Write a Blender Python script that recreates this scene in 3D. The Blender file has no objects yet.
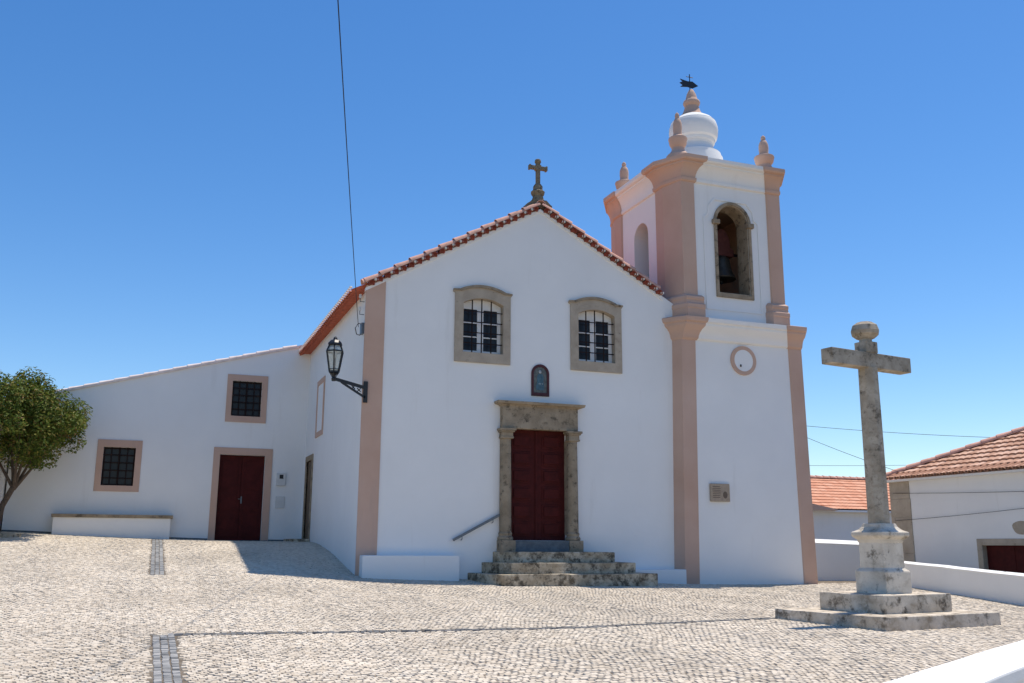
import bpy, bmesh, math, random
import numpy as np
from mathutils import Vector, Matrix, noise

random.seed(7); rng = np.random.default_rng(7)
S = bpy.context.scene
C = S.collection
PI = math.pi
R = math.radians

# ------------------------------------------------------------------ camera
CX, CY, CZ = -9.354, -22.693, 0.95
YAW, PITCH, ROLL, F = 0.36084, 0.21073, 0.00556, 950.0
fw = Vector((math.sin(YAW)*math.cos(PITCH), math.cos(YAW)*math.cos(PITCH), math.sin(PITCH)))
rt = Vector((math.cos(YAW), -math.sin(YAW), 0)); up = rt.cross(fw)
rt2 = rt*math.cos(ROLL)+up*math.sin(ROLL); up2 = -rt*math.sin(ROLL)+up*math.cos(ROLL)
cd = bpy.data.cameras.new('camera'); cam = bpy.data.objects.new('camera', cd); C.objects.link(cam)
M = Matrix((rt2, up2, -fw)).transposed().to_4x4(); M.translation = (CX, CY, CZ)
cam.matrix_world = M
cd.sensor_width = 36; cd.lens = F/1024*36; cd.clip_start = 0.05; cd.clip_end = 5000
S.camera = cam
S.render.resolution_x = 1024; S.render.resolution_y = 683

# ------------------------------------------------------------------ light
SUN = Vector((2.1, 0.80, 6.8)).normalized()
EL = math.asin(SUN.z); AZ = math.atan2(SUN.x, SUN.y)
w = bpy.data.worlds.new('World'); S.world = w; w.use_nodes = True
nt = w.node_tree; bg = nt.nodes['Background']
sky = nt.nodes.new('ShaderNodeTexSky'); sky.sky_type = 'NISHITA'; sky.sun_disc = False
sky.sun_elevation = EL; sky.sun_rotation = AZ
sky.altitude = 300; sky.air_density = 1.0; sky.dust_density = 0.25; sky.ozone_density = 2.2
hsv = nt.nodes.new('ShaderNodeHueSaturation'); hsv.inputs['Hue'].default_value = .504; hsv.inputs['Saturation'].default_value = 1.31; hsv.inputs['Value'].default_value = 1.10
nt.links.new(sky.outputs[0], hsv.inputs['Color']); nt.links.new(hsv.outputs[0], bg.inputs[0]); bg.inputs[1].default_value = 0.132
sl = bpy.data.lights.new('sun', 'SUN'); sl.energy = 5.0; sl.angle = R(0.53); sl.color = (1.0, 0.925, 0.82)
so = bpy.data.objects.new('sun', sl); C.objects.link(so)
so.rotation_euler = SUN.to_track_quat('Z', 'Y').to_euler()
S.view_settings.view_transform = 'Standard'; S.view_settings.look = 'None'
S.view_settings.exposure = 0.10; S.view_settings.gamma = 1.0
S.cycles.max_bounces = 8; S.cycles.diffuse_bounces = 5; S.cycles.transparent_max_bounces = 12

# ------------------------------------------------------------------ materials
def newmat(name, rough=0.8, spec=0.3):
    m = bpy.data.materials.new(name); m.use_nodes = True
    b = m.node_tree.nodes['Principled BSDF']; b.inputs['Roughness'].default_value = rough
    b.inputs['Specular IOR Level'].default_value = spec
    return m, m.node_tree, b
def pos(nt): return nt.nodes.new('ShaderNodeNewGeometry').outputs['Position']
def noi(nt, scale, detail=5, rough=.55, vec=None, stretch=None):
    n = nt.nodes.new('ShaderNodeTexNoise'); n.inputs['Scale'].default_value = scale
    n.inputs['Detail'].default_value = detail; n.inputs['Roughness'].default_value = rough
    v = vec or pos(nt)
    if stretch:
        mp = nt.nodes.new('ShaderNodeMapping'); mp.inputs['Scale'].default_value = stretch
        nt.links.new(v, mp.inputs[0]); v = mp.outputs[0]
    nt.links.new(v, n.inputs['Vector']); return n.outputs['Fac']
def ramp(nt, fac, stops):
    r = nt.nodes.new('ShaderNodeValToRGB'); e = r.color_ramp.elements
    while len(e) < len(stops): e.new(0.5)
    for el, (p, c) in zip(e, stops):
        el.position = p; el.color = (*c, 1) if len(c) == 3 else c
    nt.links.new(fac, r.inputs[0]); return r.outputs[0]
def mixc(nt, fac, a, b, mode='MIX'):
    m = nt.nodes.new('ShaderNodeMix'); m.data_type = 'RGBA'; m.blend_type = mode
    for s, v in ((m.inputs[0], fac), (m.inputs[6], a), (m.inputs[7], b)):
        if hasattr(v, 'is_linked'): nt.links.new(v, s)
        elif isinstance(v, (int, float)): s.default_value = v
        else: s.default_value = (*v, 1)
    return m.outputs[2]
def bump(nt, b, h, strength=.3, dist=.01):
    n = nt.nodes.new('ShaderNodeBump'); n.inputs['Strength'].default_value = strength
    n.inputs['Distance'].default_value = dist
    nt.links.new(h, n.inputs['Height']); nt.links.new(n.outputs[0], b.inputs['Normal'])
G3 = lambda v: (v, v, v)
def math_(nt, op, a, b=None):
    n = nt.nodes.new('ShaderNodeMath'); n.operation = op
    for i, v in enumerate((a, b)):
        if v is None: continue
        if hasattr(v, 'is_linked'): nt.links.new(v, n.inputs[i])
        else: n.inputs[i].default_value = v
    return n.outputs[0]

def plaster(name, col, var=.04, dirt=(.55, .5, .43), amount=.35):
    m, nt, b = newmat(name, .9, .15)
    a = noi(nt, .55, 6, .6); c = tuple(max(0, x-var) for x in col)
    base = ramp(nt, a, [(.3, c), (.7, col)])
    st = noi(nt, 2.2, 6, .65, stretch=(1, 1, .12))
    mk = ramp(nt, st, [(.60, G3(0)), (.82, G3(amount))])
    base = mixc(nt, mk, base, dirt)
    nt.links.new(base, b.inputs['Base Color'])
    h = math_(nt, 'ADD', noi(nt, 3.0, 4), math_(nt, 'MULTIPLY', noi(nt, 60, 3), .25))
    bump(nt, b, h, .35, .02)
    return m
WHITE = plaster('white_limewash', (.81, .81, .795), .05, (.58, .56, .52), .4)
OLDWHITE = plaster('old_limewash', (.78, .77, .75), .06, (.5, .47, .42), .5)
PINK = plaster('dusty_pink_paint', (.585, .41, .325), .075, (.40, .31, .26), .6)

def stone(name, pale, mid, dark, sc=3.0, amt=.5, rust=0):
    m, nt, b = newmat(name, .92, .15)
    base = ramp(nt, noi(nt, sc, 8, .65), [(.3, mid), (.66, pale)])
    d = ramp(nt, noi(nt, sc*1.9, 9, .72), [(amt, G3(0)), (amt+.12, G3(.85))])
    base = mixc(nt, d, base, dark)
    if rust:
        k = ramp(nt, noi(nt, sc*1.1, 7, .7, stretch=(1, 1, 1.6)), [(.52, G3(0)), (.66, G3(rust))])
        base = mixc(nt, k, base, (.20, .145, .085))
    l = ramp(nt, noi(nt, sc*5.5, 6, .6), [(.66, G3(0)), (.74, G3(.6))])
    base = mixc(nt, l, base, tuple(min(.75, x*1.45) for x in pale))
    nt.links.new(base, b.inputs['Base Color'])
    h = math_(nt, 'ADD', noi(nt, sc*4, 8, .7), math_(nt, 'MULTIPLY', noi(nt, sc*25, 4, .7), .4))
    bump(nt, b, h, .7, .02)
    return m
STONE = stone('weathered_limestone', (.37, .30, .215), (.225, .178, .122), (.058, .047, .036), 3.0, .53)
STEPST = stone('lichened_step_stone', (.64, .555, .42), (.28, .22, .145), (.045, .036, .026), 2.4, .475, .6)
BASEST = stone('stained_base_stone', (.72, .64, .53), (.40, .335, .25), (.06, .047, .034), 2.1, .515, .55)
CROSSST = stone('pale_lichened_stone', (.76, .69, .585), (.52, .455, .365), (.085, .07, .05), 2.2, .55, .4)
SHAFTST = stone('grey_lichened_stone', (.50, .435, .35), (.28, .235, .175), (.085, .07, .052), 3.4, .53, .4)
WINST = stone('window_limestone', (.46, .39, .305), (.335, .28, .215), (.17, .14, .105), 2.6, .60)
FINIAL_ST = stone('dark_lichened_stone', (.27, .22, .15), (.17, .14, .10), (.05, .045, .04), 7, .52)

def simple(name, col, rough=.6, spec=.4, var=.0, sc=8, metal=0):
    m, nt, b = newmat(name, rough, spec); b.inputs['Metallic'].default_value = metal
    if var:
        base = ramp(nt, noi(nt, sc, 6, .6), [(.3, tuple(x*(1-var) for x in col)), (.7, tuple(min(1, x*(1+var)) for x in col))])
        nt.links.new(base, b.inputs['Base Color']); bump(nt, b, noi(nt, sc*4, 4), .15, .004)
    else: b.inputs['Base Color'].default_value = (*col, 1)
    return m
REDDOOR = simple('oxblood_paint', (.062, .0085, .0075), .65, .15, .25, 5)
BROWNDOOR = simple('brown_door_paint', (.12, .08, .045), .6, .3, .25, 5)
REDFRAME = simple('dark_red_frame_paint', (.065, .009, .011), .45, .4, .2, 9)
IRON = simple('black_iron', (.012, .012, .014), .45, .5, .2, 30)
IRONGREY = simple('galvanised_rail', (.13, .15, .17), .45, .5, .15, 20, .3)
BARS = simple('rusty_dark_iron', (.022, .012, .011), .8, .15, .3, 30)
BRONZE = simple('dull_bell_bronze', (.06, .055, .045), .5, .4, .3, 6, .5)
YOKE = simple('red_brown_yoke_wood', (.10, .03, .025), .7, .3, .25, 10)
SASH = simple('white_sash_paint', (.78, .78, .77), .5, .35, .04, 8)
MORTAR_LIT = simple('pale_mortar_and_lit_ends', (.72, .69, .63), .95, .1, .12, 20)  # verge mortar; the same pale tone paints sunlit tile ends at the eave
CABLE = simple('black_cable_rubber', (.02, .02, .022), .7, .3)
PLAQ = simple('tan_plaque_stone', (.38, .30, .22), .7, .3, .15, 14)
PLAQD = simple('plaque_engraving', (.15, .11, .08), .7, .3)
BOXW = simple('pale_grey_box', (.60, .61, .60), .5, .4, .05, 6)
SLATE = simple('blue_grey_slate', (.12, .14, .155), .8, .25, .25, 9)
BARK = stone('grey_brown_bark', (.16, .12, .09), (.09, .068, .05), (.03, .024, .02), 9, .55)
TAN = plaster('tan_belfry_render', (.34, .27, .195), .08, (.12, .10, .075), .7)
GLASSD, _n, _b = newmat('dark_window_glass', .25, .25)
_b.inputs['Base Color'].default_value = (.018, .02, .025, 1)
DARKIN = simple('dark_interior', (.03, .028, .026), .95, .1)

LGLASS = bpy.data.materials.new('lantern_glass'); LGLASS.use_nodes = True
_nt = LGLASS.node_tree; _nt.nodes.remove(_nt.nodes['Principled BSDF'])
_t = _nt.nodes.new('ShaderNodeBsdfTransparent'); _t.inputs[0].default_value = (.93, .95, .92, 1)
_g = _nt.nodes.new('ShaderNodeBsdfGlossy'); _g.inputs['Roughness'].default_value = .05
_d = _nt.nodes.new('ShaderNodeBsdfDiffuse'); _d.inputs[0].default_value = (.75, .78, .72, 1)
_m1 = _nt.nodes.new('ShaderNodeMixShader'); _m1.inputs[0].default_value = .10
_m2 = _nt.nodes.new('ShaderNodeMixShader'); _m2.inputs[0].default_value = .30
_nt.links.new(_t.outputs[0], _m1.inputs[1]); _nt.links.new(_g.outputs[0], _m1.inputs[2])
_nt.links.new(_m1.outputs[0], _m2.inputs[1]); _nt.links.new(_d.outputs[0], _m2.inputs[2])
_nt.links.new(_m2.outputs[0], _nt.nodes['Material Output'].inputs[0])

def attr(nt, name):
    n = nt.nodes.new('ShaderNodeAttribute'); n.attribute_name = name; return n.outputs['Fac']
def island(nt): return nt.nodes.new('ShaderNodeNewGeometry').outputs['Random Per Island']
def tilemat(name, a, b_, c, lich=.25):
    m, nt, b = newmat(name, .85, .2)
    base = ramp(nt, attr(nt, 'rnd'), [(0, a), (.5, b_), (1, c)])
    l = ramp(nt, noi(nt, 3.5, 7, .7), [(.5, G3(0)), (.75, G3(lich))])
    base = mixc(nt, l, base, (.16, .13, .10))
    l2 = ramp(nt, noi(nt, 9, 5, .7), [(.6, G3(0)), (.72, G3(lich))])
    base = mixc(nt, l2, base, (.55, .42, .33))
    nt.links.new(base, b.inputs['Base Color']); bump(nt, b, noi(nt, 40, 5), .3, .006)
    return m
TILE_NEW = tilemat('orange_clay_tile', (.56, .25, .15), (.62, .30, .185), (.66, .35, .23), .10)
TILE_OLD = tilemat('old_clay_tile', (.40, .22, .145), (.52, .31, .215), (.62, .41, .31), .35)
TILE_NAVE = tilemat('red_clay_tile', (.46, .17, .10), (.53, .23, .15), (.58, .30, .22), .15)
TILE_CAP = simple('pale_red_ridge_tile', (.60, .34, .26), .85, .2, .22, 5)
TILE_EAVE = simple('orange_red_tile', (.43, .115, .065), .85, .2, .25, 8)
TILE_BROWN = simple('brown_clay_tile', (.33, .17, .11), .85, .2, .3, 8)
TILE_UNDER = simple('dark_red_tile', (.25, .062, .04), .85, .2, .3, 8)

# cobbles
def cobblemat(name, a, b_, c):
    m, nt, b = newmat(name, .8, .25)
    base = ramp(nt, island(nt), [(0, a), (.45, b_), (1, c)])
    big = ramp(nt, noi(nt, .35, 5, .6), [(.28, (.76, .755, .75)), (.62, G3(1.0))])
    base = mixc(nt, 1.0, base, big, 'MULTIPLY')
    fine = ramp(nt, noi(nt, 45, 4, .6), [(.3, G3(.86)), (.7, G3(1.0))])
    base = mixc(nt, 1.0, base, fine, 'MULTIPLY')
    nt.links.new(base, b.inputs['Base Color']); bump(nt, b, noi(nt, 70, 4, .7), .35, .006)
    return m
COB = cobblemat('cream_limestone_setts', (.565, .48, .37), (.665, .575, .455), (.735, .65, .53))
COBD = cobblemat('grey_basalt_setts', (.20, .20, .195), (.31, .31, .30), (.42, .41, .39))
BED, _nt, _b = newmat('sandy_joint_bed', .95, .1)
_v = _nt.nodes.new('ShaderNodeTexVoronoi'); _v.feature = 'DISTANCE_TO_EDGE'; _v.inputs['Scale'].default_value = 9
_nt.links.new(pos(_nt), _v.inputs['Vector'])
_c = ramp(_nt, noi(_nt, 6, 5), [(.3, (.11, .09, .068)), (.7, (.21, .175, .135))])
_nt.links.new(_c, _b.inputs['Base Color']); bump(_nt, _b, noi(_nt, 40, 5), .5, .01)
FIELD, _nt, _b = newmat('dry_earth', .95, .1)
_c = ramp(_nt, noi(_nt, .4, 8, .7), [(.3, (.22, .18, .11)), (.7, (.34, .29, .2))])
_nt.links.new(_c, _b.inputs['Base Color'])

LEAF, _nt, _b = newmat('glossy_evergreen_leaf', .6, .2)
_c = ramp(_nt, island(_nt), [(0, (.05, .08, .014)), (.4, (.105, .155, .025)), (.72, (.19, .225, .04)), (.9, (.27, .225, .055)), (1, (.19, .105, .04))])
_nt.links.new(_c, _b.inputs['Base Color'])
_tr = _nt.nodes.new('ShaderNodeBsdfTranslucent'); _nt.links.new(_c, _tr.inputs[0])
_mx = _nt.nodes.new('ShaderNodeMixShader'); _mx.inputs[0].default_value = .22
_nt.links.new(_b.outputs[0], _mx.inputs[1]); _nt.links.new(_tr.outputs[0], _mx.inputs[2])
_nt.links.new(_mx.outputs[0], _nt.nodes['Material Output'].inputs[0])

# ------------------------------------------------------------------ object helpers
WP = {}                                             # world origin of every object built
def thing(name, label, cat, loc=(0, 0, 0), rz=0, group=None):
    o = bpy.data.objects.new(name, None); C.objects.link(o); o.location = loc; o.rotation_euler = (0, 0, rz)
    o.empty_display_size = .2
    o['label'] = label; o['category'] = cat
    if group: o['group'] = group
    WP[o.name] = Vector(loc); return o
def tag(o, label, cat, group=None):
    o['label'] = label; o['category'] = cat
    if group: o['group'] = group
    return o
class MB:
    """collects geometry in world space (or thing space when local=True) and links it as one mesh object"""
    def __init__(s): s.v = []; s.f = []
    def add(s, vs, fs):
        n = len(s.v); s.v += [Vector(p) for p in vs]; s.f += [[i+n for i in f] for f in fs]; return s
    def box(s, x0, x1, y0, y1, z0, z1):
        vs = [(x, y, z) for z in (z0, z1) for x, y in ((x0, y0), (x1, y0), (x1, y1), (x0, y1))]
        return s.add(vs, [(3, 2, 1, 0), (4, 5, 6, 7), (0, 1, 5, 4), (1, 2, 6, 5), (2, 3, 7, 6), (3, 0, 4, 7)])
    def rings(s, rings, cap=True, closed=True):
        n = len(rings[0]); vs = [p for r in rings for p in r]; fs = []
        for i in range(len(rings)-1):
            for j in range(n if closed else n-1):
                k = (j+1) % n; fs.append((i*n+j, i*n+k, (i+1)*n+k, (i+1)*n+j))
        if cap:
            fs.append(tuple(reversed(range(n)))); fs.append(tuple(range((len(rings)-1)*n, len(rings)*n)))
        return s.add(vs, fs)
    def lathe(s, prof, c, n=24, rot=0, sx=1, sy=1):
        return s.rings([[(c[0]+r*sx*math.cos(rot+2*PI*k/n), c[1]+r*sy*math.sin(rot+2*PI*k/n), c[2]+z) for k in range(n)] for r, z in prof])
    def tube(s, pts, r, n=8):
        pts = [Vector(p) for p in pts]; rs = r if isinstance(r, (list, tuple)) else [r]*len(pts); rr = []
        for i, p in enumerate(pts):
            t = (pts[min(i+1, len(pts)-1)]-pts[max(i-1, 0)]).normalized()
            a = Vector((0, 0, 1)) if abs(t.z) < .9 else Vector((1, 0, 0))
            u = t.cross(a).normalized(); v = t.cross(u)
            rr.append([p+u*rs[i]*math.cos(2*PI*k/n)+v*rs[i]*math.sin(2*PI*k/n) for k in range(n)])
        return s.rings(rr)
    def bar(s, a, b, w_, h, upv=(0, 0, 1)):
        a, b = Vector(a), Vector(b); t = (b-a).normalized(); u = t.cross(Vector(upv)).normalized(); v = u.cross(t)
        q = lambda p: [p+u*w_/2+v*h/2, p-u*w_/2+v*h/2, p-u*w_/2-v*h/2, p+u*w_/2-v*h/2]
        return s.rings([q(a), q(b)])
    def plate(s, outer, holes, d0, d1, fn):
        """flat polygon with holes; fn(u, v, d) -> world; thickness from d0 to d1"""
        cu = bpy.data.curves.new('t', 'CURVE'); cu.dimensions = '2D'; cu.fill_mode = 'BOTH'; cu.extrude = .5
        for poly in [outer]+list(holes):
            sp = cu.splines.new('POLY'); sp.points.add(len(poly)-1); sp.use_cyclic_u = True
            for p, q in zip(sp.points, poly): p.co = (q[0], q[1], 0, 1)
        o = bpy.data.objects.new('t', cu); C.objects.link(o)
        bpy.context.view_layer.update()
        me = bpy.data.meshes.new_from_object(o.evaluated_get(bpy.context.evaluated_depsgraph_get()))
        s.add([fn(p.co.x, p.co.y, d0 if p.co.z < 0 else d1) for p in me.vertices], [tuple(p.vertices) for p in me.polygons])
        bpy.data.objects.remove(o); bpy.data.curves.remove(cu); bpy.data.meshes.remove(me); return s
    def build(s, name, mat, parent=None, smooth=False, bevel=0, local=False, angle=40):
        me = bpy.data.meshes.new(name); off = Vector((0, 0, 0))
        o = bpy.data.objects.new(name, me); C.objects.link(o)
        if parent is not None:
            o.parent = parent
            if not local: off = WP[parent.name]
        WP[o.name] = Vector(off)
        if parent is None:                           # put the origin at the base
            lo = Vector((min(p.x for p in s.v), min(p.y for p in s.v), min(p.z for p in s.v)))
            hi = Vector((max(p.x for p in s.v), max(p.y for p in s.v), lo.z)); off = (lo+hi)/2; o.location = off; WP[o.name] = off
        me.from_pydata([tuple(p-off) for p in s.v], [], s.f)
        bm = bmesh.new(); bm.from_mesh(me); bmesh.ops.remove_doubles(bm, verts=bm.verts, dist=1e-5)
        bmesh.ops.recalc_face_normals(bm, faces=bm.faces)
        if bevel:
            es = [e for e in bm.edges if len(e.link_faces) == 2 and e.calc_face_angle(0) > R(35)]
            bmesh.ops.bevel(bm, geom=es, offset=bevel, segments=2, affect='EDGES', clamp_overlap=True, profile=.6)
        if smooth:
            for f in bm.faces: f.smooth = True
            for e in bm.edges:
                if len(e.link_faces) == 2 and e.calc_face_angle(0) > R(angle): e.smooth = False
        bm.to_mesh(me); bm.free(); me.materials.append(mat); return o
XZ = lambda Y: (lambda u, v, d: (u, Y+d, v))        # wall facing -Y: d runs into the wall
YZ = lambda X: (lambda u, v, d: (X+d, u, v))        # wall facing -X
def rect(x0, x1, z0, z1): return [(x0, z0), (x1, z0), (x1, z1), (x0, z1)]
def arched(x0, x1, z0, spring, top, n=14):
    """rectangle with a (segmental or half-round) arch"""
    w_ = (x1-x0)/2; h = top-spring; rr = (w_*w_+h*h)/(2*h); cz = top-rr; cx = (x0+x1)/2
    a0 = math.atan2(spring-cz, w_); pts = [(x0, z0), (x1, z0)]
    for i in range(n+1):
        a = a0+(PI-2*a0)*i/n; pts.append((cx+rr*math.cos(a), cz+rr*math.sin(a)))
    return pts

# ------------------------------------------------------------------ terrain
CP = np.array([(-9.35, -22.7, -.66), (-5, -18, -.58), (-9, -12.3, -.43), (-9, -8.9, -.24), (2.4, -9.3, -.29), (1.5, -10.6, -.30), (1.0, -11.6, -.33), (4.3, -10.2, -.30), (4.5, -12, -.37),
 (-9, -1, .31), (-9, 2.5, .58), (-7.2, -.45, .36), (-9, 8.7, 1.08), (-13, 8.7, 1.24), (-6.5, 8.7, 1.02), (-4.7, 8.7, 1.01), (-4.67, 5.8, .97),
 (-4.67, 2.7, .64), (-4.64, 0, .22), (-2.1, -.35, .09), (-1.8, -1.5, .02), (0.5, -1.6, -.01), (3.3, -1.2, -.03), (4, -.3, -.03), (8.1, -.3, -.07),
 (10.2, -2, -.08), (8.1, -7.5, -.27), (-25, -10, -.1), (-20, 8, 1.3), (-25, 25, 1.6), (20, -20, -.9), (-10, -40, -1.2), (14, 4, -.1), (22, 5, -.2), (0, 30, .6),
 (20, -40, -1.3), (-30, -40, -.9), (22, 25, 0), (3, -17, -.6), (-13, -12, -.38), (-14, 0, .5)])
def _k(d2): return np.where(d2 > 1e-12, d2*np.log(np.maximum(d2, 1e-12)), 0)
_n = len(CP); _A = np.zeros((_n+3, _n+3))
_A[:_n, :_n] = _k(((CP[:, None, :2]-CP[None, :, :2])**2).sum(-1)) + np.eye(_n)*.6
_A[:_n, _n] = 1; _A[:_n, _n+1:] = CP[:, :2]; _A[_n:, :_n] = _A[:_n, _n:].T
_W = np.linalg.solve(_A, np.r_[CP[:, 2], 0, 0, 0])
def gz(x, y):
    x = np.asarray(x, float); y = np.asarray(y, float)
    z = _W[_n]+_W[_n+1]*x+_W[_n+2]*y
    for i in range(_n): z = z+_W[i]*_k((x-CP[i, 0])**2+(y-CP[i, 1])**2)
    r = np.hypot(x, y+5); t = np.clip((r-32)/25, 0, 1); t = t*t*(3-2*t)
    return z*(1-t)+(-1.3)*t
g1 = lambda x, y: float(gz(x, y))

def npmesh(name, v, f, mats, smooth=False, midx=None):
    me = bpy.data.meshes.new(name); v = np.asarray(v, np.float32); f = np.asarray(f, np.int32)
    me.vertices.add(len(v)); me.vertices.foreach_set('co', v.ravel())
    me.loops.add(f.size); me.loops.foreach_set('vertex_index', f.ravel())
    me.polygons.add(len(f)); me.polygons.foreach_set('loop_start', np.arange(0, f.size, f.shape[1], dtype=np.int32))
    me.polygons.foreach_set('use_smooth', np.full(len(f), bool(smooth)))
    for m in mats: me.materials.append(m)
    if midx is not None: me.polygons.foreach_set('material_index', np.asarray(midx, np.int32))
    me.update(calc_edges=True)
    o = bpy.data.objects.new(name, me); C.objects.link(o); return o
ax = np.r_[[-2500, -1200, -600, -300, -150, -100, -75], np.arange(-60, 60.1, .5), [75, 100, 150, 300, 600, 1200, 2500]]
gx, gy = np.meshgrid(ax, ax-5); zz = gz(gx, gy)-.013
nn = len(ax); ii = np.arange(nn*nn).reshape(nn, nn)
fq = np.stack([ii[:-1, :-1], ii[:-1, 1:], ii[1:, 1:], ii[1:, :-1]], -1).reshape(-1, 4)
fc = np.stack([gx.ravel()[fq].mean(1), gy.ravel()[fq].mean(1)], 1)
o = npmesh('ground', np.stack([gx, gy, zz], -1).reshape(-1, 3), fq, [BED, FIELD], True,
           ((np.abs(fc[:, 0]) > 25) | (np.abs(fc[:, 1]+5) > 25)).astype(int)); o['kind'] = 'structure'

# cobbles: cream setts in shallow arcs, grey setts in drainage strips
def rot2(p, c, a):
    d = p-c; return c+np.stack([d[..., 0]*math.cos(a)-d[..., 1]*math.sin(a), d[..., 0]*math.sin(a)+d[..., 1]*math.cos(a)], -1)
COBG = cobblemat('dark_basalt_setts', (.09, .092, .095), (.15, .152, .155), (.22, .22, .22))
STRIPS = [((-9.02, -24.0), (-9.02, -8.85), 3, .095), ((-9.05, -1.1), (-9.0, 8.7), 3, .095), ((-8.86, -8.81), (-3.0, -9.02), 2, .075), ((-3.0, -9.02), (1.3, -8.35), 2, .075)]
def strip_inside(cx, cy):
    m = np.zeros(cx.shape, bool)
    for a, b, n, p in STRIPS:
        a = np.array(a); b = np.array(b); L = np.linalg.norm(b-a); t = (b-a)/L
        s = (cx-a[0])*t[0]+(cy-a[1])*t[1]; d = np.abs(-(cx-a[0])*t[1]+(cy-a[1])*t[0])
        m |= (s > -.03) & (s < L+.03) & (d < n*p/2+.03)
    return m
def blocked(x, y):
    m = (x > -4.66) & (y > .06)
    m |= (y > 8.76)
    m |= (x > 3.95) & (x < 8.18) & (y > -.28)
    c, s = math.cos(R(10)), math.sin(R(10)); dx, dy = x-2.45, y+9.35
    m |= (np.abs(dx*c+dy*s) < 1.22) & (np.abs(-dx*s+dy*c) < 1.03)
    m |= (x > -1.5) & (x < 2.4) & (y > -1.4)
    m |= (x > 10.3-(-2-y)*.33)
    return m
p = .082
U = np.arange(-17, 12, p); V = np.arange(-20, 9.4, p*1.02)
uu, vv = np.meshgrid(U, V); uu = uu+((np.arange(len(V)) % 2)*p*.5)[:, None]
uu = uu+rng.normal(0, .007, uu.shape); vv = vv+rng.normal(0, .006, vv.shape)
P0 = 1.7
def warp(u, v):
    a = .075*np.cos(2*PI*u/P0+.8*np.sin(v*.35))
    return u+.05*np.sin(v*1.3)+.03*np.sin(v*2.1+u), v+a+.06*np.sin(u*.7+v*.23)
cx_, cy_ = warp(uu, vv); keep = ~blocked(cx_, cy_) & ~strip_inside(cx_, cy_)
uu, vv = uu[keep], vv[keep]; N = len(uu)
# drop stones far outside the frame and any margin a side step could show
hx, hy = cx_[keep]-CX, cy_[keep]-CY
dep = hx*math.sin(YAW)+hy*math.cos(YAW); lat = hx*math.cos(YAW)-hy*math.sin(YAW)
k2 = (dep > 4) & (np.abs(lat) < dep*.62+2.5); uu, vv = uu[k2], vv[k2]; N = len(uu)
def stones(corn, zr, inset=.008, drop=.018):
    """corn: N x 4 x 2 corner positions -> 8 verts, 5 faces each"""
    n = len(corn); cen = corn.mean(1, keepdims=True)
    d = corn-cen; L = np.linalg.norm(d, axis=2, keepdims=True); top = cen+d*(1-inset*1.2/L)
    zt = gz(top[..., 0], top[..., 1])+zr[:, None]+rng.normal(0, .0016, (n, 4))
    zb = gz(corn[..., 0], corn[..., 1])-drop
    v = np.concatenate([np.concatenate([top, zt[..., None]], 2), np.concatenate([corn, zb[..., None]], 2)], 1).reshape(-1, 3)
    b = (np.arange(n)*8)[:, None, None]
    f = b+np.array([[0, 1, 2, 3], [4, 5, 1, 0], [5, 6, 2, 1], [6, 7, 3, 2], [7, 4, 0, 3]])[None]
    return v, f.reshape(-1, 4)
hw = p/2-.0024+rng.normal(0, .003, N)
off = np.array([(-1, -1), (1, -1), (1, 1), (-1, 1)])
cu_ = uu[:, None]+off[None, :, 0]*hw[:, None]+rng.normal(0, .006, (N, 4))
cv_ = vv[:, None]+off[None, :, 1]*(hw+rng.normal(0, .002, N))[:, None]+rng.normal(0, .006, (N, 4))
wx, wy = warp(cu_, cv_)
v1, f1 = stones(np.stack([wx, wy], -1), rng.normal(0, .0020, len(wx)))
vs, fs, mi = [v1], [f1], [np.zeros(len(f1))]; nv = len(v1)
for a, b, n, pp in STRIPS:
    a = np.array(a); b = np.array(b); L = np.linalg.norm(b-a); t = (b-a)/L; q = np.array([-t[1], t[0]])
    for c in range(n):
        s = rng.uniform(-.05, 0)
        cs = []
        while s < L:
            l = rng.uniform(.08, .13)
            d0 = (c-n/2)*pp+.004; d1 = (c+1-n/2)*pp-.004
            cs.append([a+t*(s+.004)+q*d0, a+t*(s+l-.004)+q*d0, a+t*(s+l-.004)+q*d1, a+t*(s+.004)+q*d1]); s += l
        cs = np.array(cs)+rng.normal(0, .004, (len(cs), 4, 2))
        v2, f2 = stones(cs, rng.normal(0, .003, len(cs))-.002)
        vs.append(v2); fs.append(f2+nv); mi.append(np.full(len(f2), 2 if n == 2 else 1)); nv += len(v2)
o = npmesh('cobble_paving', np.concatenate(vs), np.concatenate(fs), [COB, COBD, COBG], False, np.concatenate(mi)); o['kind'] = 'structure'

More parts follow.
